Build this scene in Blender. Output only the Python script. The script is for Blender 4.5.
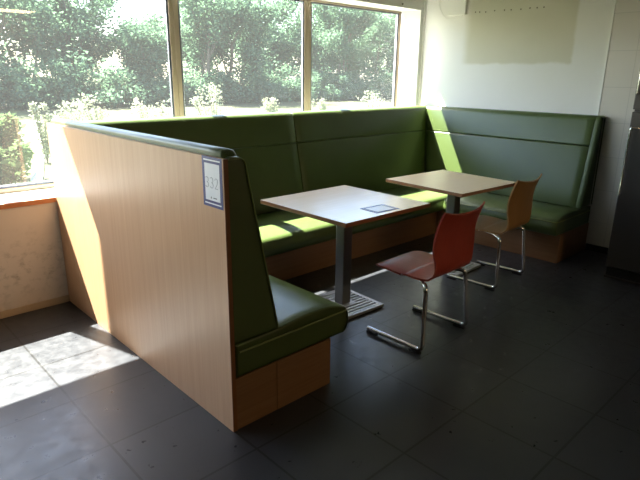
import bpy, bmesh, math, random
from mathutils import Vector, Matrix
PI = math.pi
for o in list(bpy.data.objects):
    bpy.data.objects.remove(o)
S = bpy.context.scene
C = S.collection

# ------------------------------------------------------------ camera, sky, sun, exposure
cam = bpy.data.cameras.new('camera'); camo = bpy.data.objects.new('camera', cam); C.objects.link(camo)
S.camera = camo
yaw, pit, rol = 0.762, -0.294, 0.013
fw = Vector((math.sin(yaw)*math.cos(pit), math.cos(yaw)*math.cos(pit), math.sin(pit)))
rt = Vector((math.cos(yaw), -math.sin(yaw), 0)); up = rt.cross(fw)
Rv = rt*math.cos(rol) + up*math.sin(rol); Uv = up*math.cos(rol) - rt*math.sin(rol)
M3 = Matrix((Rv, Uv, -fw)).transposed()
camo.matrix_world = Matrix.Translation((-1.176, -3.791, 1.549)) @ M3.to_4x4()
cam.sensor_width = 36; cam.lens = 544.6/640*36; cam.clip_end = 500; cam.clip_start = .05

SUN = Vector((0.28, -1.0, -1/0.655)).normalized()
w = bpy.data.worlds.new('sky'); S.world = w; w.use_nodes = True
wn = w.node_tree; wn.nodes.clear()
wo = wn.nodes.new('ShaderNodeOutputWorld'); wb = wn.nodes.new('ShaderNodeBackground')
sk = wn.nodes.new('ShaderNodeTexSky'); sk.sky_type = 'NISHITA'; sk.sun_disc = False
sk.sun_elevation = math.asin(-SUN.z); sk.sun_rotation = math.atan2(-SUN.x, -SUN.y)
sk.dust_density = 1.5; sk.air_density = 1.0; sk.ozone_density = 1.0
wb.inputs['Strength'].default_value = 0.95
wn.links.new(sk.outputs[0], wb.inputs[0]); wn.links.new(wb.outputs[0], wo.inputs[0])

sl = bpy.data.lights.new('sun', 'SUN'); sl.energy = 64; sl.angle = 0.0093; sl.color = (1, .97, .90)
so = bpy.data.objects.new('sun', sl); C.objects.link(so)
so.rotation_euler = SUN.to_track_quat('-Z', 'Y').to_euler(); so.location = (-3, 8, 12)

vs = S.view_settings
S.display_settings.display_device = 'sRGB'
vs.view_transform = 'Standard'; vs.look = 'None'; vs.gamma = 1; vs.use_curve_mapping = False
vs.exposure = 0.36

# ------------------------------------------------------------ materials
def mat(name, col=(.8, .8, .8), rough=.5, metal=0, spec=.5, **kw):
    m = bpy.data.materials.new(name); m.use_nodes = True
    b = m.node_tree.nodes['Principled BSDF']
    b.inputs['Base Color'].default_value = (*col, 1); b.inputs['Roughness'].default_value = rough
    b.inputs['Metallic'].default_value = metal; b.inputs['Specular IOR Level'].default_value = spec
    for k, v in kw.items(): b.inputs[k.replace('_', ' ')].default_value = v
    return m
class NT:
    def __init__(s, m): s.t = m.node_tree; s.b = s.t.nodes['Principled BSDF']
    def n(s, ty, **kw):
        x = s.t.nodes.new('ShaderNode'+ty)
        for k, v in kw.items():
            if hasattr(x, k): setattr(x, k, v)
            else: x.inputs[k.replace('_', ' ')].default_value = v
        return x
    def l(s, a, b): s.t.links.new(a, b)
    def co(s, scale=(1, 1, 1), loc=(0, 0, 0)):
        c = s.n('TexCoord'); m = s.n('Mapping'); m.inputs['Scale'].default_value = scale; m.inputs['Location'].default_value = loc
        s.l(c.outputs['Object'], m.inputs[0]); return m.outputs[0]
    def noise(s, vec, scale, detail=3, rough=.5):
        x = s.n('TexNoise'); x.inputs['Scale'].default_value = scale; x.inputs['Detail'].default_value = detail
        x.inputs['Roughness'].default_value = rough; s.l(vec, x.inputs['Vector']); return x.outputs[0]
    def ramp(s, fac, stops):
        r = s.n('ValToRGB'); e = r.color_ramp.elements
        while len(e) < len(stops): e.new(.5)
        for q, (p, c) in zip(e, stops):
            q.position = p; q.color = (*c, 1) if len(c) == 3 else c
        s.l(fac, r.inputs[0]); return r.outputs[0]
    def math(s, op, a, b=0.0, clamp=False):
        x = s.n('Math'); x.operation = op; x.use_clamp = clamp
        for i, v in enumerate((a, b)):
            if isinstance(v, (int, float)): x.inputs[i].default_value = v
            else: s.l(v, x.inputs[i])
        return x.outputs[0]
    def mix(s, fac, a, b):
        x = s.n('MixRGB')
        for i, v in enumerate((fac, a, b)):
            if isinstance(v, (int, float)): x.inputs[i].default_value = v
            elif isinstance(v, tuple): x.inputs[i].default_value = (*v, 1)
            else: s.l(v, x.inputs[i])
        return x.outputs[0]
    def bump(s, h, strength, dist=.01):
        b = s.n('Bump'); b.inputs['Strength'].default_value = strength; b.inputs['Distance'].default_value = dist
        s.l(h, b.inputs['Height']); s.l(b.outputs[0], s.b.inputs['Normal'])
    def col(s, c): s.l(c, s.b.inputs['Base Color'])

def g(v): return (v, v, v)
def wood(name, c1, c2, scale, rough=.4, spec=.5):
    m = mat(name, c1, rough, spec=spec); t = NT(m)
    v = t.co(scale)
    a = t.noise(v, 1.0, 4, .6)
    b = t.noise(t.co(tuple(x*4 for x in scale)), 1.0, 2, .5)
    f = t.math('ADD', t.math('MULTIPLY', a, .65), t.math('MULTIPLY', b, .35))
    t.col(t.ramp(f, [(.3, c2), (.7, c1)]))
    t.bump(b, .03, .002)
    return m
def leather(name, c1, c2, rough=.36):
    m = mat(name, c1, rough, spec=.6); t = NT(m)
    n1 = t.noise(t.co((3, 3, 3)), 1, 3)
    t.col(t.ramp(n1, [(.3, c2), (.7, c1)]))
    t.bump(t.noise(t.co((220, 220, 220)), 1, 2), .12, .002)
    return m
M = {}
M['beech'] = wood('beech_panel', (.58, .345, .19), (.51, .285, .15), (38, 38, 1.1), .42)
M['plinth'] = wood('plinth_wood', (.27, .135, .06), (.21, .10, .04), (1.2, 1.2, 30), .5)
M['edge'] = mat('edge_band', (.22, .085, .03), .5)
M['table'] = wood('table_laminate', (.86, .70, .49), (.80, .63, .42), (1.5, 34, 34), .25, .9)
M['table2'] = wood('table_laminate_b', (.85, .66, .41), (.78, .58, .34), (1.5, 34, 34), .28, .5)
M['tedge'] = wood('table_edge', (.36, .16, .06), (.28, .11, .045), (3, 3, 60), .45)
M['green'] = leather('green_leatherette', (.070, .104, .027), (.060, .090, .022))
M['green2'] = leather('green_leatherette_side', (.070, .104, .027), (.060, .090, .022))
M['pipe'] = mat('piping_green', (.20, .24, .07), .4)
M['chrome'] = mat('chrome', (.75, .75, .76), .12, 1)
M['steelcol'] = mat('grey_coated_steel', (.15, .16, .17), .45, .3)
M['steelbase'] = mat('grey_base_steel', (.48, .48, .49), .40, .6)
M['black'] = mat('black_plastic', (.01, .01, .01), .5)
M['redshell'] = wood('red_stained_ply', (.50, .080, .055), (.43, .066, .045), (20, 2, 2), .36, .32)
M['beechshell'] = wood('beech_ply', (.44, .245, .095), (.37, .195, .068), (20, 2, 2), .40, .32)
M['white'] = mat('white_paint', (.80, .78, .73), .6)
M['soffit'] = mat('white_reveal', (.82, .81, .77), .55)
M['frame'] = mat('tan_frame', (.37, .29, .215), .45)
M['gasket'] = mat('blue_grey_gasket', (.09, .10, .15), .5)
M['gasketlight'] = mat('pale_bead', (.45, .46, .55), .4)
M['sill'] = mat('white_sill', (.80, .78, .74), .4)
M['silledge'] = mat('sill_edge_wood', (.46, .17, .055), .45)
M['skirt'] = mat('cream_skirting', (.50, .38, .24), .5)
M['darkskirt'] = mat('dark_skirting', (.02, .02, .022), .45)
M['blue'] = mat('sign_blue', (.035, .04, .17), .5)
M['paper'] = mat('sign_paper', (.80, .82, .86), .35)
M['ink'] = mat('sign_ink', (.10, .10, .13), .5)
M['inkgrey'] = mat('sign_ink_pale', (.36, .37, .42), .4)
M['ivory'] = mat('ivory_plastic', (.78, .77, .72), .4)
M['cable'] = mat('cable_white', (.78, .77, .72), .5)
M['trim'] = mat('white_trim', (.85, .84, .80), .35)
M['hole'] = mat('screw_hole', (.16, .14, .10), .8)
M['ceil'] = mat('ceiling_white', (.31, .305, .295), .8)
M['backwall'] = mat('taupe_wall', (.12, .11, .10), .7)
M['kerb'] = mat('pale_kerb', (.36, .355, .33), .8)
M['stone'] = mat('pinkish_stone', (.58, .42, .38), .8)
M['bark'] = mat('bark', (.12, .10, .075), .9)

# slate floor
m = M['floor'] = mat('slate_tile', (.03, .032, .035), .36, spec=.5); t = NT(m)
v = t.co((1, 1, 1), (.442, 1.271, 0))
br = t.n('TexBrick'); br.offset = 0; br.squash = 1
for k, val in (('Scale', 1), ('Mortar Size', .0055), ('Mortar Smooth', .1), ('Bias', 0), ('Brick Width', .45), ('Row Height', .45)): br.inputs[k].default_value = val
br.inputs['Color1'].default_value = (.9, .9, .9, 1); br.inputs['Color2'].default_value = (1.1, 1.1, 1.1, 1)
t.l(v, br.inputs['Vector'])
n1 = t.noise(t.co((2.2, 2.2, 1)), 1, 5, .6); n2 = t.noise(t.co((14, 14, 1)), 1, 5, .65)
base = t.ramp(t.math('ADD', t.math('MULTIPLY', n1, .6), t.math('MULTIPLY', n2, .4)), [(.3, (.024, .025, .0285)), (.7, (.034, .0355, .040))])
mul = t.n('MixRGB'); mul.blend_type = 'MULTIPLY'; mul.inputs[0].default_value = 1; t.l(base, mul.inputs[1]); t.l(br.outputs[0], mul.inputs[2])
t.col(t.mix(br.outputs['Fac'], mul.outputs[0], (.006, .006, .006)))
t.l(t.ramp(n2, [(.3, g(.26)), (.7, g(.42))]), t.b.inputs['Roughness'])
t.bump(t.math('ADD', t.math('MULTIPLY', t.math('SUBTRACT', 1, br.outputs['Fac']), 1.0), t.math('MULTIPLY', n2, .15)), .15, .004)

# wall under the window: stained plaster
m = M['stained'] = mat('stained_plaster', (.62, .55, .46), .8); t = NT(m)
a = t.noise(t.co((14, 14, 18)), 1, 6, .7); b_ = t.noise(t.co((1.3, 1, 2)), 1, 3)
sep = t.n('SeparateXYZ'); cc = t.n('TexCoord'); t.l(cc.outputs['Object'], sep.inputs[0])
band = t.ramp(sep.outputs['Z'], [(.10, g(.3)), (.30, g(1)), (.48, g(.35)), (.62, g(0))])
f = t.math('MULTIPLY', t.ramp(a, [(.50, g(0)), (.70, g(.75))]), band)
c0 = t.mix(t.ramp(b_, [(.35, g(0)), (.7, g(.5))]), (.66, .58, .49), (.54, .48, .40))
t.col(t.mix(f, c0, (.20, .165, .11)))

# right wall: off-white paint with the older paint left where a board hung
m = M['wallright'] = mat('painted_wall', (.8, .78, .74), .55); t = NT(m)
cc = t.n('TexCoord'); sep = t.n('SeparateXYZ'); t.l(cc.outputs['Object'], sep.inputs[0])
wob = t.math('MULTIPLY', t.math('SUBTRACT', t.noise(t.co((6, 6, 6)), 1, 3), .5), .05)
def step(val, at, wd, inv=False):
    x = t.n('MapRange'); x.interpolation_type = 'SMOOTHSTEP'
    x.inputs['From Min'].default_value = at-wd; x.inputs['From Max'].default_value = at+wd
    x.inputs['To Min'].default_value = 1 if inv else 0; x.inputs['To Max'].default_value = 0 if inv else 1
    t.l(val, x.inputs['Value']); return x.outputs[0]
yy = t.math('ADD', sep.outputs['Y'], wob); zz = t.math('ADD', sep.outputs['Z'], wob)
f = t.math('MULTIPLY', t.math('MULTIPLY', step(yy, -1.585, .02), step(yy, -.47, .06, True)), step(zz, 1.68, .018))
n_ = t.noise(t.co((3, 3, 3)), 1, 4)
t.col(t.mix(t.math('MULTIPLY', f, 1), t.mix(n_, (.80, .78, .74), (.75, .735, .69)), t.mix(n_, (.66, .63, .51), (.59, .56, .44))))

m = M['walltile'] = mat('white_wall_tile', (.72, .67, .60), .22); t = NT(m)
cc = t.n('TexCoord'); sep = t.n('SeparateXYZ'); t.l(cc.outputs['Object'], sep.inputs[0])
cb = t.n('CombineXYZ'); t.l(t.math('ADD', sep.outputs['Y'], 2.12), cb.inputs[0]); t.l(t.math('ADD', sep.outputs['Z'], -1.78+3), cb.inputs[1])
br = t.n('TexBrick'); br.offset = 0
for k, val in (('Scale', 1), ('Mortar Size', .003), ('Mortar Smooth', .2), ('Brick Width', .25), ('Row Height', .3)): br.inputs[k].default_value = val
br.inputs['Color1'].default_value = (.66, .62, .56, 1); br.inputs['Color2'].default_value = (.62, .58, .52, 1); br.inputs['Mortar'].default_value = (.54, .51, .46, 1)
t.l(cb.outputs[0], br.inputs['Vector']); t.col(br.outputs[0])

# brushed stainless fridge
m = M['stainless'] = mat('stainless', (.09, .082, .076), .34, .7); t = NT(m)
n_ = t.noise(t.co((1, 1, 400)), 1, 1)
t.l(t.ramp(n_, [(.3, g(.30)), (.7, g(.36))]), t.b.inputs['Roughness'])

# window glass: clear pane, faint white haze mixed in to imitate lens glare
m = M['glass'] = bpy.data.materials.new('glare_haze_pane'); m.use_nodes = True
tt = m.node_tree; tt.nodes.clear()
o_ = tt.nodes.new('ShaderNodeOutputMaterial'); tr = tt.nodes.new('ShaderNodeBsdfTransparent'); gl = tt.nodes.new('ShaderNodeBsdfGlossy')
tl = tt.nodes.new('ShaderNodeBsdfTranslucent'); fr = tt.nodes.new('ShaderNodeFresnel'); m1 = tt.nodes.new('ShaderNodeMixShader'); m2 = tt.nodes.new('ShaderNodeMixShader')
tr.inputs[0].default_value = (.97, .985, .975, 1); gl.inputs['Roughness'].default_value = 0.0
tl.inputs[0].default_value = (.9, .9, .88, 1); fr.inputs[0].default_value = 1.45
m2.inputs[0].default_value = .008
tt.links.new(tr.outputs[0], m2.inputs[1]); tt.links.new(tl.outputs[0], m2.inputs[2])
gn = tt.nodes.new('ShaderNodeNewGeometry'); mr = tt.nodes.new('ShaderNodeMapRange')   # the same index seen from either face of the pane
mr.inputs['To Min'].default_value = 1.45; mr.inputs['To Max'].default_value = 1/1.45
tt.links.new(gn.outputs['Backfacing'], mr.inputs['Value']); tt.links.new(mr.outputs[0], fr.inputs[0])
tt.links.new(fr.outputs[0], m1.inputs[0]); tt.links.new(m2.outputs[0], m1.inputs[1]); tt.links.new(gl.outputs[0], m1.inputs[2]); tt.links.new(m1.outputs[0], o_.inputs[0])

# lamp diffuser
m = M['lamp'] = mat('lamp_diffuser', (.9, .85, .7), .5); b = m.node_tree.nodes['Principled BSDF']
b.inputs['Emission Color'].default_value = (1, .72, .38, 1); b.inputs['Emission Strength'].default_value = 22

def leafmat(name, c, ct):
    m = bpy.data.materials.new(name); m.use_nodes = True; t = m.node_tree; t.nodes.clear()
    o = t.nodes.new('ShaderNodeOutputMaterial'); d = t.nodes.new('ShaderNodeBsdfDiffuse'); tr = t.nodes.new('ShaderNodeBsdfTranslucent'); mx = t.nodes.new('ShaderNodeMixShader')
    nz = t.nodes.new('ShaderNodeTexNoise'); nz.inputs['Scale'].default_value = 1.6
    cc = t.nodes.new('ShaderNodeTexCoord'); t.links.new(cc.outputs['Object'], nz.inputs[0])
    for sh, col in ((d, c), (tr, ct)):
        r = t.nodes.new('ShaderNodeValToRGB'); r.color_ramp.elements[0].position = .3; r.color_ramp.elements[1].position = .7
        r.color_ramp.elements[0].color = (*[x*.75 for x in col], 1); r.color_ramp.elements[1].color = (*[min(1, x*1.2) for x in col], 1)
        t.links.new(nz.outputs[0], r.inputs[0]); t.links.new(r.outputs[0], sh.inputs[0])
    mx.inputs[0].default_value = .45
    t.links.new(d.outputs[0], mx.inputs[1]); t.links.new(tr.outputs[0], mx.inputs[2]); t.links.new(mx.outputs[0], o.inputs[0]); return m
M['leaf'] = leafmat('tree_leaf', (.085, .145, .095), (.118, .205, .115))
M['leaf2'] = leafmat('shrub_leaf', (.07, .11, .045), (.11, .17, .065))
M['weedleaf'] = leafmat('pale_weed', (.24, .26, .18), (.30, .32, .20))
m = M['ground'] = mat('dry_ground', (.5, .47, .33), .95, spec=.05); t = NT(m)
a = t.noise(t.co((.5, .5, 1)), 1, 5); b_ = t.noise(t.co((9, 9, 1)), 1, 4, .7)
t.col(t.mix(t.ramp(a, [(.35, g(0)), (.65, g(1))]), t.mix(b_, (.052, .050, .032), (.072, .069, .047)), t.mix(b_, (.044, .054, .024), (.062, .068, .034))))

# ------------------------------------------------------------ mesh helpers
def link(name, me, m, parent=None):
    o = bpy.data.objects.new(name, me); C.objects.link(o)
    if m is not None:
        for q in (m if isinstance(m, (list, tuple)) else [m]): me.materials.append(q)
    if parent is not None: o.parent = parent
    return o
def obj(name, bm, m, parent=None, smooth=True, ang=40):
    bmesh.ops.recalc_face_normals(bm, faces=bm.faces)
    me = bpy.data.meshes.new(name); bm.to_mesh(me); bm.free()
    if smooth:
        for p in me.polygons: p.use_smooth = True
        me.set_sharp_from_angle(angle=math.radians(ang))
    return link(name, me, m, parent)
def empty(name, loc=(0, 0, 0), rz=0):
    o = bpy.data.objects.new(name, None); C.objects.link(o); o.location = loc; o.rotation_euler = (0, 0, rz); o.empty_display_size = .1
    return o
def tag(o, label, cat, group=None):
    o['label'] = label; o['category'] = cat
    if group: o['group'] = group
    return o
def struct(o):
    o['kind'] = 'structure'; return o
def box(bm, x0, x1, y0, y1, z0, z1, bev=0, seg=2, mi=0):
    r = bmesh.ops.create_cube(bm, size=1); vs_ = r['verts']
    for v in vs_: v.co = Vector(((x0+x1)/2+v.co.x*(x1-x0), (y0+y1)/2+v.co.y*(y1-y0), (z0+z1)/2+v.co.z*(z1-z0)))
    fs = {f for v in vs_ for f in v.link_faces}
    for f in fs: f.material_index = mi
    if bev:
        es = list({e for v in vs_ for e in v.link_edges})
        bmesh.ops.bevel(bm, geom=es, offset=bev, segments=seg, profile=.5, affect='EDGES')
def boxo(name, x0, x1, y0, y1, z0, z1, m, parent=None, bev=0):
    bm = bmesh.new(); box(bm, x0, x1, y0, y1, z0, z1, bev); return obj(name, bm, m, parent, False)
def tube(bm, pts, r, n=10, rads=None, cap=True):
    pts = [Vector(p) for p in pts]; rings = []; prev = None
    for i, p in enumerate(pts):
        d = (pts[min(i+1, len(pts)-1)]-pts[max(i-1, 0)]).normalized()
        if prev is None:
            a = Vector((0, 0, 1)) if abs(d.z) < .9 else Vector((1, 0, 0)); u = d.cross(a).normalized()
        else:
            u = (prev-d*prev.dot(d)).normalized()
        prev = u; v = d.cross(u); rr = rads[i] if rads else r
        rings.append([bm.verts.new(p+(u*math.cos(2*PI*k/n)+v*math.sin(2*PI*k/n))*rr) for k in range(n)])
    for a, b in zip(rings, rings[1:]):
        for k in range(n): bm.faces.new((a[k], a[(k+1) % n], b[(k+1) % n], b[k]))
    if cap:
        bm.faces.new(rings[0][::-1]); bm.faces.new(rings[-1])
def bendpath(pts, r, n=6):
    pts = [Vector(p) for p in pts]; out = [pts[0]]
    for a, b, c in zip(pts, pts[1:], pts[2:]):
        u = (a-b).normalized(); v = (c-b).normalized(); an = u.angle(v); L = r/math.tan(an/2)
        L = min(L, (a-b).length*.49, (c-b).length*.49)
        p0 = b+u*L; p1 = b+v*L
        for k in range(n+1):
            s = k/n; out.append(p0*(1-s)**2+b*2*s*(1-s)+p1*s*s)
    out.append(pts[-1]); return out
def rounded(pts, rad, n=5):
    """closed 2-D outline with rounded corners"""
    out = []; N = len(pts)
    for i in range(N):
        b = Vector(pts[i]); a = Vector(pts[i-1]); c = Vector(pts[(i+1) % N]); r = rad[i] if isinstance(rad, (list, tuple)) else rad
        if r <= 0: out.append(b); continue
        u = (a-b).normalized(); v = (c-b).normalized(); L = min(r, (a-b).length*.49, (c-b).length*.49)
        p0 = b+u*L; p1 = b+v*L
        for k in range(n+1):
            s = k/n; out.append(p0*(1-s)**2+b*2*s*(1-s)+p1*s*s)
    return out
def extr(prof, fn, t0, t1, r0=0, r1=0, seg=24):
    """sweep the outline prof [(d,z)] along t; t0,t1 may depend on d (mitres); r0,r1 round the ends"""
    bm = bmesh.new(); N = len(prof); cx = sum(p[0] for p in prof)/N
    area = sum(prof[i][0]*prof[(i+1) % N][1]-prof[(i+1) % N][0]*prof[i][1] for i in range(N))
    sg = 1 if area > 0 else -1
    nor = []
    for i in range(N):
        e = Vector(prof[(i+1) % N])-Vector(prof[i-1]); e = e.normalized() if e.length > 1e-9 else Vector((1, 0))
        nor.append(Vector((e.y, -e.x))*sg)
    T0 = t0 if callable(t0) else (lambda d: t0); T1 = t1 if callable(t1) else (lambda d: t1)
    sec = []
    if r0:
        for k in range(6):
            a = k/6*PI/2; sec.append((0, r0*(1-math.sin(a)), r0*(1-math.cos(a))))
    for s in [(0, r0, 0)]: sec.append((0, r0, 0))
    for k in range(1, seg): sec.append((k/seg, None, 0))
    sec.append((1, r1, 0))
    if r1:
        for k in range(6, 0, -1):
            a = (k-1)/6*PI/2; sec.append((1, r1*(1-math.sin(a)), r1*(1-math.cos(a))))
    sec2 = []
    for s, off, ins in sec:
        if s == 0: sec2.append((0, off, r0-off if False else ins, 0))
        elif s == 1: sec2.append((1, off, ins, 1))
        else: sec2.append((s, None, ins, 2))
    rings = []
    for s, off, ins, kd in sec2:
        ring = []
        for i, p in enumerate(prof):
            q = Vector(p)-nor[i]*ins
            a, b = T0(p[0]), T1(p[0]); dr = 1 if b > a else -1
            if kd == 0: tt_ = a+dr*off
            elif kd == 1: tt_ = b-dr*off
            else: tt_ = (a+dr*r0)+(b-dr*r1-a-dr*r0)*s
            ring.append(bm.verts.new(fn(tt_, q.x, q.y)))
        rings.append(ring)
    for a, b in zip(rings, rings[1:]):
        for k in range(N): bm.faces.new((a[k], a[(k+1) % N], b[(k+1) % N], b[k]))
    bm.faces.new(rings[0][::-1]); bm.faces.new(rings[-1])
    return bm

# ------------------------------------------------------------ room shell
XL, XR, YB, ZC = -5.2, 4.05, -8.6, 2.75
WX0, WX1 = -4.52, 3.96          # window opening
GY = .340                       # pane plane
struct(boxo('floor', XL-.2, XR+.2, YB-.2, .42, -.12, 0, M['floor']))
struct(boxo('ceiling', XL-.2, XR+.2, YB-.2, .42, ZC, ZC+.12, M['ceil']))
struct(boxo('wall_window_lower', XL-.2, XR+.2, 0.0, .42, 0, .72, M['stained']))
struct(boxo('wall_window_upper', XL-.2, XR+.2, 0.08, .355, 2.235, ZC, M['soffit']))
struct(boxo('wall_window_right', WX1+.025, XR, 0.08, .42, .72, 2.235, M['soffit']))
struct(boxo('wall_window_left', XL-.2, WX0-.005, 0.0, .42, .72, 2.235, M['soffit']))
wr = struct(boxo('wall_right', XR, XR+.2, YB, .42, 0, ZC, M['wallright']))
struct(boxo('wall_left', XL-.2, XL, YB, 0, 0, ZC, M['backwall']))
struct(boxo('wall_back', XL, XR, YB-.2, YB, 0, ZC, M['backwall']))
tl_ = struct(boxo('wall_tiles', XR-.009, XR-.0005, YB+.3, -1.895, .062, ZC-.002, M['walltile']))
struct(boxo('trim_1', XR-.014, XR-.0005, -1.894, -1.880, .062, ZC-.002, M['trim']))
struct(boxo('baseboard_right', XR-.014, XR-.0005, YB+.3, -1.965, 0.0005, .06, M['darkskirt']))
struct(boxo('baseboard_window', XL, -.002, -.014, -.0005, .0005, .048, M['skirt'], bev=.002))
sil = struct(boxo('sill', XL, WX1+.024, .0, .33, .721, .75, M['sill']))
struct(boxo('trim_2', XL, -.003, -.010, -.0005, .716, .7495, M['silledge'], bev=.003))
# small holes in the wall where a board was fixed
bm = bmesh.new(); rnd = random.Random(4)
for px_y, px_z in ((-.552, 2.178), (-.60, 2.176), (-.668, 2.172), (-.765, 2.178), (-.87, 2.176), (-.94, 2.174), (-1.04, 2.172), (-1.13, 2.176), (-1.20, 2.174), (-1.265, 2.174)):
    r = bmesh.ops.create_cone(bm, cap_ends=True, segments=10, radius1=.007, radius2=.005, depth=.004, matrix=Matrix.Translation((XR-.0025, px_y, px_z)) @ Matrix.Rotation(-PI/2, 4, 'Y'))
h = obj('screw_hole_row', bm, M['hole'], wr); h['kind'] = 'structure'

# windows: one unit per pane
def ring(bm, x0, x1, z0, z1, wl, wr_, wb_, wt, y0, y1, bev=0):
    box(bm, x0, x0+wl, y0, y1, z0, z1, bev); box(bm, x1-wr_, x1, y0, y1, z0, z1, bev)
    box(bm, x0+wl, x1-wr_, y0, y1, z0, z0+wb_, bev); box(bm, x0+wl, x1-wr_, y0, y1, z1-wt, z1, bev)
edges = [WX0, -3.12, -1.716, -.345, 1.138, 2.553, WX1]
for i, (a, b) in enumerate(zip(edges, edges[1:])):
    e = struct(empty('window_%d' % (i+1), ((a+b)/2, GY, .751)))
    ox, oy, oz = (a+b)/2, GY, .751
    def sh(bm):
        bmesh.ops.translate(bm, verts=bm.verts, vec=(-ox, -oy, -oz)); return bm
    bm = bmesh.new(); ring(bm, a+.001, b-.001, .752, 2.232, .040, .040, .032, .018, .320, .352, .003)
    struct(obj('window_frame', sh(bm), M['frame'], e))
    bm = bmesh.new(); ring(bm, a+.0415, b-.0415, .7845, 2.2135, .012, .012, .012, .010, .328, .351)
    struct(obj('window_gasket', sh(bm), M['gasket'], e))
    bm = bmesh.new(); ring(bm, a+.054, b-.054, .797, 2.203, .006, .006, .005, .005, .330, .339)
    struct(obj('glazing_bead', sh(bm), M['gasketlight'], e))
    bm = bmesh.new(); box(bm, a+.0545, b-.0545, GY, GY+.006, .7975, 2.2025)
    struct(obj('pane', sh(bm), M['glass'], e))

# ------------------------------------------------------------ upholstered benches
def face(z): return .265-.214*(z-.46)
SEAT = rounded([(.03, .262), (.03, .424), (.25, .428), (.46, .450), (.62, .440), (.715, .405), (.732, .384), (.750, .322), (.722, .262)], [.004, .004, .05, .1, .08, .03, .02, .045, .02])
def back_prof(d0): return rounded([(d0, .432), (d0, .976), (face(.976), .976), (face(.432), .432)], [.004, .004, .012, .012])
def head_prof(d0, top=1.237): return rounded([(d0, .9785), (d0, top), (.103-.214*(top-1.237), top), (face(.9785), .9785)], [.004, .02, .05, .012], 8)
def end_prof(d0, top=1.237): return rounded([(d0, .432), (d0, top), (.103-.214*(top-1.237), top), (face(.432), .432)], [.004, .02, .05, .012], 8)
def seat_scaled(front):
    return [Vector((p[0] if p[0] < .25 else .25+(p[0]-.25)*(front-.25)/(.748-.25), p[1])) for p in SEAT]
def pipingline(bm, pts, r=.0045): tube(bm, pts, r, 6)

# left bench: backs onto the beech panel
Lb = empty('bench', (0.36, -1.0, 0))
tag(Lb, 'green upholstered bench nearest the camera, backed by a tall beech panel', 'bench', 'upholstered benches of the booth')
def loc(o, e): o.data.transform(Matrix.Translation(-Vector(e.location))); return o
fnL = lambda t, d, z: (d, t, z)
fnB = lambda t, d, z: (t, -d, z)
fnR = lambda t, d, z: (XR-d, t, z)
YL, YR_ = -2.01, -1.965
loc(boxo('back_panel', 0, .0205, YL, -.0015, .001, 1.232, M['beech'], Lb), Lb)
loc(boxo('edge_band', -.0008, .0213, YL-.0022, YL-.0002, .002, 1.232, M['edge'], Lb.children[0]), Lb)
TL_ = 1.264
def edge_piping(e, fn, d0, t, top=1.237):
    P = [p for p in end_prof(d0, top) if p[1] > .436]
    i = max(range(len(P)), key=lambda q: P[q][0]-P[q][1]*.2)        # from the seat up the front edge and over the top
    P = [p for p in P if p[1] > 1.0 or p[0] > .2]; P = sorted(P, key=lambda p: (p[1] > top-.0005, p[1] if p[1] < top-.0005 else -p[0]))
    P = [p for p in P if p[0] > d0+.004]
    bm = bmesh.new(); tube(bm, [fn(t, p[0]-.004, p[1]-(.003 if p[1] > top-.01 else 0)) for p in P], .0035, 6)
    return bm
es = loc(obj('end_strip', extr(end_prof(.022), fnL, YL, YL+.030, .006, .002), M['green'], Lb), Lb)
loc(obj('piping', edge_piping(es, fnL, .022, YL+.001), M['pipe'], es), Lb)
loc(obj('backrest', extr(back_prof(.022), fnL, YL+.0305, lambda d: -d-.004, .006, .002), M['green'], Lb), Lb)
loc(obj('headrest', extr(head_prof(.022, TL_), fnL, YL+.0305, lambda d: -d-.004, .034, .002), M['green'], Lb), Lb)
seatL = loc(obj('seat_cushion', extr(SEAT, fnL, YL, -.842, .012, .004), M['green'], Lb), Lb)
bm = bmesh.new(); pipingline(bm, bendpath([(.045, YL-.001, .386), (.727, YL-.001, .386), (.735, YL+.05, .384), (.735, -.86, .384)], .03)); loc(obj('piping', bm, M['pipe'], seatL), Lb)
loc(boxo('plinth', .0215, .255, YL+.003, -.01, .001, .260, M['plinth'], Lb), Lb)
loc(boxo('plinth', .258, .61, YL+.002, -.01, .001, .260, M['plinth'], Lb), Lb)

# window bench
Bb = empty('bench', (2.0, -.4, 0))
tag(Bb, 'long green upholstered bench under the window, forming the back of the booth', 'bench', 'upholstered benches of the booth')
SB = seat_scaled(.822)
lo = lambda d: max(d+.004, .0235)
hi = lambda d: XR-d-.004
for a, b in ((lo, 1.9985), (2.0015, hi)):
    loc(obj('backrest', extr(back_prof(.003), fnB, a, b, .002 if a is lo else .012, .002 if b is hi else .012), M['green'], Bb), Bb)
    loc(obj('headrest', extr(head_prof(.003), fnB, a, b, .002 if a is lo else .012, .002 if b is hi else .012), M['green'], Bb), Bb)
seatB = loc(obj('seat_cushion', extr(SB, fnB, .2725, XR-.2725, .004, .004), M['green'], Bb), Bb)
loc(boxo('plinth', .613, XR-.633, -.70, -.012, .001, .260, M['plinth'], Bb), Bb)

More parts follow.
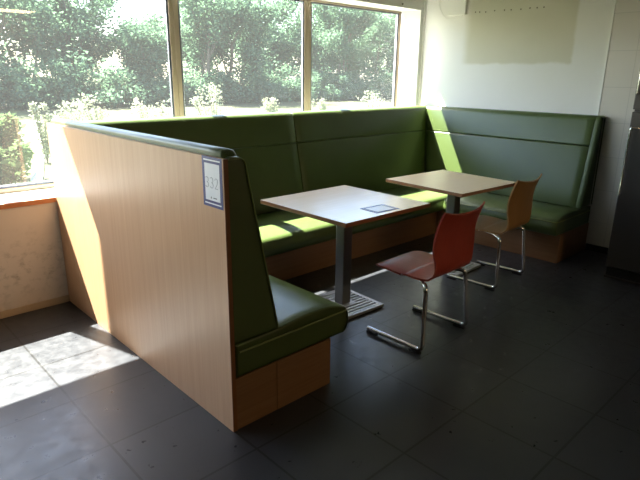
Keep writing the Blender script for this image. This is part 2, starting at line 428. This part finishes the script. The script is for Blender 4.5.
# right bench
Rb = empty('bench', (3.7, -1.0, 0))
tag(Rb, 'green upholstered bench against the white side wall, its end showing beside the fridge', 'bench', 'upholstered benches of the booth')
loc(obj('end_strip', extr(end_prof(.003), fnR, YR_, YR_+.052, .024, .004), M['green2'], Rb), Rb)
loc(obj('backrest', extr(back_prof(.003), fnR, YR_+.0525, lambda d: -d-.004, .006, .002), M['green2'], Rb), Rb)
loc(obj('headrest', extr(head_prof(.003), fnR, YR_+.0525, lambda d: -d-.004, .006, .002), M['green2'], Rb), Rb)
seatR = loc(obj('seat_cushion', extr(SEAT, fnR, YR_, -.842, .014, .004), M['green2'], Rb), Rb)
bm = bmesh.new(); pipingline(bm, bendpath([(XR-.045, YR_-.001, .386), (XR-.727, YR_-.001, .386), (XR-.735, YR_+.05, .384), (XR-.735, -.86, .384)], .03)); loc(obj('piping', bm, M['pipe'], seatR), Rb)
loc(boxo('plinth', XR-.63, XR-.004, YR_+.004, -.012, .001, .260, M['plinth'], Rb), Rb)

# ------------------------------------------------------------ pedestal tables
def make_table(cx, cy, rz, sx, sy, topm, label, base_rz, dx=0, h_=.205):
    e = empty('pedestal_table', (cx, cy, 0), rz)
    tag(e, label, 'table', 'booth tables')
    bm = bmesh.new(); box(bm, -sx/2, sx/2, -sy/2, sy/2, .7225, .749, .0025)
    for f in bm.faces: f.material_index = 0 if abs(f.normal.z) > .5 else 1
    obj('tabletop', bm, [topm, M['tedge']], e, False)
    bm = bmesh.new(); box(bm, dx-.19, dx+.19, -.03, .03, .705, .7215, .002); box(bm, dx-.03, dx+.03, -.19, -.031, .705, .7215, .002); box(bm, dx-.03, dx+.03, .031, .19, .705, .7215, .002)
    obj('support_frame', bm, M['black'], e)
    bm = bmesh.new(); box(bm, dx-.04, dx+.04, -.04, .04, .0265, .7045, .006)
    obj('column', bm, M['steelcol'], e, False)
    bm = bmesh.new(); R = Matrix.Translation((dx, 0, 0)) @ Matrix.Rotation(base_rz, 4, 'Z')
    box(bm, -h_, h_, -h_, -h_+.022, .006, .026, .002); box(bm, -h_, h_, h_-.022, h_, .006, .026, .002)
    box(bm, -h_, -h_+.03, -h_+.0225, h_-.0225, .006, .026, .002); box(bm, h_-.03, h_, -h_+.0225, h_-.0225, .006, .026, .002)
    box(bm, -.075, .075, -.075, .075, .006, .0262, .002)
    k = 11
    for i in range(k):
        y = -h_+.036+(2*h_-.072)*i/(k-1)
        box(bm, -h_+.0305, -.0755 if abs(y) < .08 else 0, y-.0085, y+.0085, .008, .0255, .001)
        box(bm, .0755 if abs(y) < .08 else .0005, h_-.0305, y-.0085, y+.0085, .008, .0255, .001)
    bmesh.ops.transform(bm, matrix=R, verts=bm.verts)
    bs = obj('base_plate', bm, M['steelbase'], e, False)
    for sx_ in (-1, 1):
        for sy_ in (-1, 1):
            bm = bmesh.new(); bmesh.ops.create_cone(bm, cap_ends=True, segments=14, radius1=.016, radius2=.016, depth=.0055, matrix=R @ Matrix.Translation((sx_*.18, sy_*.18, .00285)))
            obj('foot', bm, M['black'], bs)
    return e
make_table(1.382, -1.347, math.radians(-.6), .80, .80, M['table'], 'square wooden pedestal table nearest the camera, with a sign lying on it', math.radians(-2))
make_table(2.587, -1.374, math.radians(-3.2), .745, .745, M['table2'], 'square wooden pedestal table farther back, in front of the beech chair', math.radians(4.5), .053, .198)

# ------------------------------------------------------------ chairs: bent-ply shell on a chrome cantilever frame
PROF = [(0.012, .434), (-.010, .447), (-.06, .455), (-.14, .452), (-.24, .444), (-.32, .438), (-.375, .440), (-.412, .455), (-.434, .487), (-.441, .53), (-.440, .59), (-.441, .65), (-.448, .71), (-.462, .76), (-.478, .80), (-.494, .832)]
def shell_bm():
    bm = bmesh.new(); P = [Vector((0, y, z)) for y, z in PROF]
    # smooth the profile
    fine = []
    for i in range(len(P)-1):
        p0, p1, p2, p3 = P[max(i-1, 0)], P[i], P[i+1], P[min(i+2, len(P)-1)]
        for k in range(3):
            s = k/3; fine.append(.5*((2*p1)+(p2-p0)*s+(2*p0-5*p1+4*p2-p3)*s*s+(3*p1-p0-3*p2+p3)*s**3))
    fine.append(P[-1]); n = len(fine); L = [0]
    for a, b in zip(fine, fine[1:]): L.append(L[-1]+(b-a).length)
    T = L[-1]; U = 16; th = .0115
    grids = []
    for side in (0, 1):
        gr = []
        for i, p in enumerate(fine):
            s = L[i]/T
            tg = (fine[min(i+1, n-1)]-fine[max(i-1, 0)]).normalized(); nr = Vector((0, -tg.z, tg.y))  # upwards / forwards normal
            if nr.z < 0 and s < .3: nr = -nr
            # half width: seat rounded at the front, waisted at the bend, a little wider again at the top
            hw = .212
            if s < .10: hw = .178+.034*math.sin(s/.10*PI/2)
            elif .38 < s < .72: hw = .212-.024*math.sin((s-.38)/.34*PI)
            elif s >= .72: hw = .212-.004*(s-.72)/.28
            row = []
            for k in range(U+1):
                u = -1+2*k/U
                q = p.copy(); q.x = u*hw
                if s > .5:                                # back: hollowed, ears raised at the two top corners
                    f = min(1, (s-.5)/.3); q.y += .030*f*(u*u-.35)
                    if s > .8: q.z += .016*((s-.8)/.2)**1.5*(abs(u)**2.4-.25)*2*.8
                else:
                    q.z -= .010*(u*u-.3)*min(1, s/.1)
                row.append(bm.verts.new(q-nr*(th if side else 0)))
            gr.append(row)
        grids.append(gr)
    A, B = grids
    for i in range(n-1):
        for k in range(U):
            bm.faces.new((A[i][k], A[i][k+1], A[i+1][k+1], A[i+1][k])); bm.faces.new((B[i][k], B[i+1][k], B[i+1][k+1], B[i][k+1]))
    for i in range(n-1):
        bm.faces.new((A[i][0], A[i+1][0], B[i+1][0], B[i][0])); bm.faces.new((A[i][U], B[i][U], B[i+1][U], A[i+1][U]))
    for k in range(U):
        bm.faces.new((A[0][k], B[0][k], B[0][k+1], A[0][k+1])); bm.faces.new((A[n-1][k], A[n-1][k+1], B[n-1][k+1], B[n-1][k]))
    return bm
def make_chair(x, y, rz, m, label):
    e = empty('cantilever_chair', (x, y, 0), rz)
    tag(e, label, 'chair', 'cantilever chairs at the booth tables')
    obj('seat_shell', shell_bm(), m, e, ang=60)
    hw = .241
    for s in (-1, 1):
        bm = bmesh.new()
        tube(bm, bendpath([(s*hw, .0, .0255), (s*hw, -.412, .0255), (s*.208, -.385, .406), (s*.145, -.30, .417), (s*.11, -.14, .429)], .04, 7), .0135, 12)
        f = obj('frame_side', bm, M['chrome'], e)
        for y0 in (-.075, -.40):
            bm = bmesh.new(); box(bm, s*hw-.012, s*hw+.012, y0, y0+.078, .0005, .0125, .002); obj('floor_glide', bm, M['black'], f)
    bm = bmesh.new(); tube(bm, [(-.140, -.20, .4265), (.140, -.20, .4265)], .009, 10); obj('cross_bar', bm, M['chrome'], e)
    return e
make_chair(1.452, -1.735, math.radians(1.0), M['redshell'], 'red-stained plywood chair on a chrome frame, at the nearer table')
make_chair(2.650, -1.515, math.radians(3.0), M['beechshell'], 'natural beech plywood chair on a chrome frame, at the farther table')

# ------------------------------------------------------------ lot signs
def text_mesh(body, size, m, name, parent, mtx, ex=.0002, offset=0.0):
    cu = bpy.data.curves.new('lettering', 'FONT'); cu.body = body; cu.size = size; cu.align_x = 'CENTER'; cu.align_y = 'CENTER'; cu.extrude = ex; cu.offset = offset; cu.resolution_u = 4
    o = bpy.data.objects.new('lettering', cu); C.objects.link(o); bpy.context.view_layer.update()
    me = bpy.data.meshes.new_from_object(o.evaluated_get(bpy.context.evaluated_depsgraph_get())); bpy.data.objects.remove(o)
    me.transform(mtx); return link(name, me, m, parent)
def make_sign(w_, h_, label, num):
    e = empty('lot_sign'); tag(e, label, 'sign')
    bm = bmesh.new(); box(bm, -w_/2, w_/2, -h_/2, h_/2, 0.0003, .0013); obj('backing', bm, M['blue'], e, False)
    bm = bmesh.new(); box(bm, -w_/2+.018, w_/2-.018, -h_/2+.027, h_/2-.027, .0014, .0018); obj('paper_face', bm, M['paper'], e, False)
    for s in (-1, 1):
        bm = bmesh.new(); box(bm, -w_/2+.012, w_/2-.012, s*(h_/2-.014)-.0028, s*(h_/2-.014)+.0028, .0014, .0017); obj('border_line', bm, M['paper'], e, False)
    if num:
        # thin single-stroke digits, as if drawn with a pen
        D3 = [(0, .9), (.2, 1), (.55, 1), (.75, .85), (.75, .65), (.55, .53), (.3, .52), (.55, .5), (.78, .36), (.78, .14), (.55, 0), (.2, 0), (0, .12)]
        D2 = [(0, .82), (.12, .97), (.4, 1), (.68, .92), (.75, .7), (.6, .45), (.25, .18), (0, 0), (.8, 0)]
        bm = bmesh.new(); hgt = .042; ww = .026
        for i, d in enumerate((D3, D3, D2)):
            tube(bm, bendpath([(-.048+i*.034+p[0]*ww, -.002+(p[1]-.5)*hgt, .0021) for p in d], .006, 3), .0011, 6)
        obj('number', bm, M['inkgrey'], e)
        bm = bmesh.new(); vs3 = [bm.verts.new(p) for p in ((-.016, -.067, .002), (-.006, -.067, .002), (-.011, -.057, .002))]; bm.faces.new(vs3)
        box(bm, .004, .030, -.0655, -.0615, .00185, .0021); obj('logo_mark', bm, M['ink'], e, False)
    return e
s1 = make_sign(.143, .205, 'small blue-bordered paper sign with number 332 on the beech bench panel', True)
# on the outer face of the panel: local x -> -Y, local y -> Z, local z -> -X
s1.matrix_world = Matrix(((0, 0, -1, -.0002), (-1, 0, 0, -1.930), (0, 1, 0, 1.131), (0, 0, 0, 1)))
s2 = make_sign(.150, .205, 'blue-bordered white paper sign lying flat on the nearer table', False)
s2.matrix_world = Matrix.Translation((1.400, -1.635, .749)) @ Matrix.Rotation(PI/2-.06, 4, 'Z')

# ------------------------------------------------------------ fridge at the right edge
fr_ = empty('refrigerator', (3.71, -2.76, 0)); tag(fr_, 'dark stainless steel upright fridge at the right edge of the room', 'refrigerator')
X0, X1, Y0, Y1 = 3.385, 4.032, -3.16, -2.372
loc(boxo('cabinet', X0+.03, X1, Y0, Y1, .10, 1.98, M['stainless'], fr_, .006), fr_)
d1 = loc(boxo('door', X0-.02, X0+.028, Y0+.002, Y1-.002, .105, 1.318, M['stainless'], fr_, .006), fr_)
d2 = loc(boxo('door', X0-.02, X0+.028, Y0+.002, Y1-.002, 1.334, 1.975, M['stainless'], fr_, .006), fr_)
bm = bmesh.new(); tube(bm, bendpath([(X0-.021, Y1-.075, 1.20), (X0-.062, Y1-.028, 1.205), (X0-.062, Y1-.028, .70), (X0-.021, Y1-.028, .69)], .012), .009, 10)
loc(obj('handle', bm, M['chrome'], d1), fr_)
bm = bmesh.new(); tube(bm, bendpath([(X0-.021, Y1-.03, 1.80), (X0-.06, Y1-.03, 1.80), (X0-.06, Y1-.03, 1.45), (X0-.021, Y1-.03, 1.45)], .012), .009, 10)
loc(obj('handle', bm, M['chrome'], d2), fr_)
loc(boxo('toe_kick', X0-.012, X1-.05, Y0+.02, Y1-.012, .03, .098, M['black'], fr_), fr_)
loc(boxo('bottom_rail', X0-.02, X0+.0, Y0+.004, Y1-.004, .012, .028, M['stainless'], fr_), fr_)
for yy_ in (Y0+.06, Y1-.06):
    for xx_ in (X0+.05, X1-.1):
        bm = bmesh.new(); bmesh.ops.create_cone(bm, cap_ends=True, segments=14, radius1=.02, radius2=.02, depth=.029, matrix=Matrix.Translation((xx_, yy_, .0148))); loc(obj('foot', bm, M['black'], fr_), fr_)

# ------------------------------------------------------------ small things on the walls
wbx = empty('wall_box', (XR-.02, -.33, 2.16)); tag(wbx, 'white plastic box fixed high on the white side wall', 'box')
loc(boxo('housing', XR-.032, XR-.001, -.452, -.232, 2.160, 2.56, M['ivory'], wbx, .004), wbx)
bm = bmesh.new()
tube(bm, bendpath([(XR-.006, -.10, 2.42), (XR-.006, -.115, 2.25), (XR-.006, -.20, 2.135), (XR-.006, -.33, 2.115), (XR-.006, -.415, 2.152), (XR-.012, -.42, 2.1595)], .07, 6), .0035, 6)
loc(obj('cable', bm, M['cable'], wbx), wbx)
bm = bmesh.new(); tube(bm, [(XR-.0105, .0695, 1.25), (XR-.0105, .0695, ZC-.003)], .009, 10)
tag(obj('cable_conduit', bm, M['cable']), 'thin white cable pipe up the corner beside the window', 'pipe')
bm = bmesh.new(); bmesh.ops.create_cone(bm, cap_ends=True, segments=12, radius1=.011, radius2=.008, depth=.008, matrix=Matrix.Translation((3.66, .0755, 2.268)) @ Matrix.Rotation(PI/2, 4, 'X'))
tag(obj('wall_plug', bm, M['hole']), 'small dark wall plug in the white beam above the window corner', 'plug')
# ceiling luminaire at the back of the room, mirrored in the left pane
lm = empty('ceiling_lamp', (1.7, -8.1, ZC)); tag(lm, 'long warm ceiling lamp at the back of the room, mirrored in the window', 'lamp')
loc(boxo('housing', 1.0, 2.75, -8.42, -7.86, ZC-.06, ZC-.001, M['ivory'], lm), lm)
loc(boxo('diffuser', 1.02, 2.73, -8.40, -7.88, ZC-.068, ZC-.0605, M['lamp'], lm), lm)

# ------------------------------------------------------------ outdoors
GZ = -.15
bm = bmesh.new(); bmesh.ops.create_grid(bm, x_segments=2, y_segments=2, size=80, matrix=Matrix.Translation((20, 80.43, GZ)))
struct(obj('ground', bm, M['ground'], None, False))
kb = obj('kerb', (lambda bm: (tube(bm, [(1.25, 4.9, GZ+.03), (2.6, 9.0, GZ+.03), (5.4, 18.5, GZ+.03)], .09, 4), bm)[1])(bmesh.new()), M['kerb'], None, False)
tag(kb, 'pale narrow kerb running away across the dry ground outside', 'kerb')

def make_leaves(centres, n, rad, size, rng):
    vs_, fs = [], []
    for i in range(n):
        c = rng.choice(centres); d = Vector((rng.gauss(0, 1), rng.gauss(0, 1), rng.gauss(0, .8)))*rad
        p = c[0]+d*c[1]; s = size*rng.uniform(.6, 1.4)
        a = Vector((rng.gauss(0, 1), rng.gauss(0, 1), rng.gauss(0, .6))).normalized(); b = a.cross(Vector((rng.gauss(0, 1), rng.gauss(0, 1), rng.gauss(0, 1)))).normalized()
        k = len(vs_); vs_ += [p-a*s, p+b*s*.5, p+a*s, p-b*s*.5]; fs.append((k, k+1, k+2, k+3))
    me = bpy.data.meshes.new('crown'); me.from_pydata([tuple(v) for v in vs_], [], fs); return me
def tree_meshes(seed, H, spread, nleaf, lsize):
    rng = random.Random(seed); bm = bmesh.new(); tips = []
    def grow(p, d, L, r, lev):
        n = 5; pts = [p]; rr = [r]
        for i in range(n):
            d = (d+Vector((rng.gauss(0, .10), rng.gauss(0, .10), rng.gauss(.03, .05)))).normalized(); p = p+d*L/n; pts.append(p); rr.append(r*(1-.55*(i+1)/n))
            if lev >= 2: tips.append((p, 1.0))
        tube(bm, pts, r, 6 if lev < 2 else 4, rr, False)
        if lev < 3:
            k = rng.randint(3, 4) if lev else rng.randint(5, 7)
            for j in range(k):
                i = rng.randint(1 if lev == 0 else 1, n); a = rng.uniform(0, 2*PI)
                dd = (d*rng.uniform(.5, 1.0)+Vector((math.cos(a), math.sin(a), rng.uniform(.0, .6)))*spread).normalized()
                grow(pts[i], dd, L*rng.uniform(.45, .65), rr[i]*.6, lev+1)
        else: tips.append((p, 1.2))
    for s in range(rng.randint(2, 3)):
        grow(Vector((rng.gauss(0, .4), rng.gauss(0, .4), -.1)), Vector((rng.gauss(0, .22), rng.gauss(0, .22), 1)).normalized(), H*.55, .13, 0)
    # bushy lower growth
    for j in range(26):
        a = rng.uniform(0, 2*PI); q = rng.uniform(0, 2.2); tips.append((Vector((math.cos(a)*q, math.sin(a)*q, rng.uniform(.2, 2.2))), 1.5))
    crown = make_leaves(tips, nleaf, .26, lsize, rng)
    me = bpy.data.meshes.new('trunk'); bm.to_mesh(me); bm.free()
    return me, crown
var = [tree_meshes(s, 8.0, sp, 12500, .105) for s, sp in ((3, .6), (8, .7), (15, .55), (21, .65))]
for tm, cm in var:
    tm.materials.append(M['bark']); cm.materials.append(M['leaf'])
rng = random.Random(11); k = 0
TL = 'leafy green tree in the dense belt beyond the window'
for row, (y0, dx, x0, x1) in enumerate(((27, 3.3, 1, 42), (33, 5.0, 2, 50))):
    x = x0
    while x < x1:
        e = empty('tree', (x+rng.uniform(-.5, .5), y0+rng.uniform(-1.2, 1.2), GZ), rng.uniform(0, 6.28))
        s = rng.uniform(.85, 1.15); e.scale = (s, s, s*rng.uniform(.95, 1.1))
        tag(e, TL, 'tree', 'trees beyond the window')
        tm, cm = var[k % 4]; k += 1
        o = bpy.data.objects.new('trunk', tm); C.objects.link(o); o.parent = e
        o = bpy.data.objects.new('crown', cm); C.objects.link(o); o.parent = e
        x += dx
# understory along the foot of the trees
rng = random.Random(5); cl = [(Vector((rng.gauss(0, .8), rng.gauss(0, .6), abs(rng.gauss(.7, .5))+.05)), 1) for _ in range(60)]
um = make_leaves(cl, 4500, .25, .10, rng); um.materials.append(M['leaf'])
x = 3; k = 0
while x < 40:
    e = empty('bush', (x, 25.3+rng.uniform(-.5, .5), GZ), rng.uniform(0, 6.28)); s_ = rng.uniform(.85, 1.2); e.scale = (s_, s_, s_)
    tag(e, 'green bush in the row at the foot of the trees beyond the window', 'bush', 'bushes under the trees')
    o = bpy.data.objects.new('foliage', um); C.objects.link(o); o.parent = e
    x += 2.0
# weeds and shrubs nearer the window
def plant(name, loc_, h, rad, n, lsize, m, label, cat, seed, group=None, stems=7):
    rng = random.Random(seed); e = empty(name, loc_); tag(e, label, cat, group); bm = bmesh.new(); cs = []
    for i in range(stems):
        a = rng.uniform(0, 2*PI); q = rng.uniform(.2, 1)*rad; hh = h*rng.uniform(.75, 1)
        pts = [Vector((math.cos(a)*q*f*.9, math.sin(a)*q*f*.9, hh*f)) for f in (0, .35, .7, 1)]
        tube(bm, pts, .008, 5, [.012, .01, .007, .003])
        for f in (.2, .35, .5, .65, .8, .92, 1): cs.append((Vector((math.cos(a)*q*f*.9, math.sin(a)*q*f*.9, hh*f)), 1-.6*f))
    obj('stem', bm, M['bark'], e)
    me = make_leaves(cs, n, rad*.28, lsize, rng); link('foliage', me, m, e)
    return e
def at(px, py, dist):
    d = fw*544.6 + Rv*(px-320) - Uv*(py-240); d /= math.hypot(d.x, d.y); return Vector((-1.176, -3.791, 1.549))+d*dist
WEEDS = [(214, 86, 13, .55), (148, 97, 13, .6), (270, 96, 14, .4), (385, 94, 13, .8), (98, 97, 12.5, .6), (68, 101, 11, .6), (318, 100, 15, .4), (40, 104, 11.8, .25)]
WN = ['tall pale flowering weed left of centre in the middle window', 'pale flowering weed just left of the first tan window post', 'small pale weed low in the middle window, near its right post', 'wide pale weed low at the right end of the right-hand window', 'pale weed above the far end of the beech panel', 'broad pale weed beside the top corner of the beech panel', 'small pale weed just right of the second window post', 'pale weed near the kerb, left of the beech panel']
for i, (px, py, dist, rad) in enumerate(WEEDS):
    p = at(px, py, dist)
    plant('flowering_weed', (p.x, p.y, GZ), p.z-GZ, rad, 900, .035, M['weedleaf'], WN[i], 'weed', 40+i, 'pale weeds outside')
for i, (px, py, dist, rad, lb) in enumerate([(-6, 110, 10.0, .5, 'green leafy shrub at the left edge of the window'), (-8, 150, 8.0, .45, 'low green shrub by the kerb, nearest the window sill')]):
    p = at(px, py, dist); plant('leafy_shrub', (p.x, p.y, GZ), p.z-GZ, rad, 3500, .05, M['leaf2'], lb, 'shrub', 70+i, None, 6)
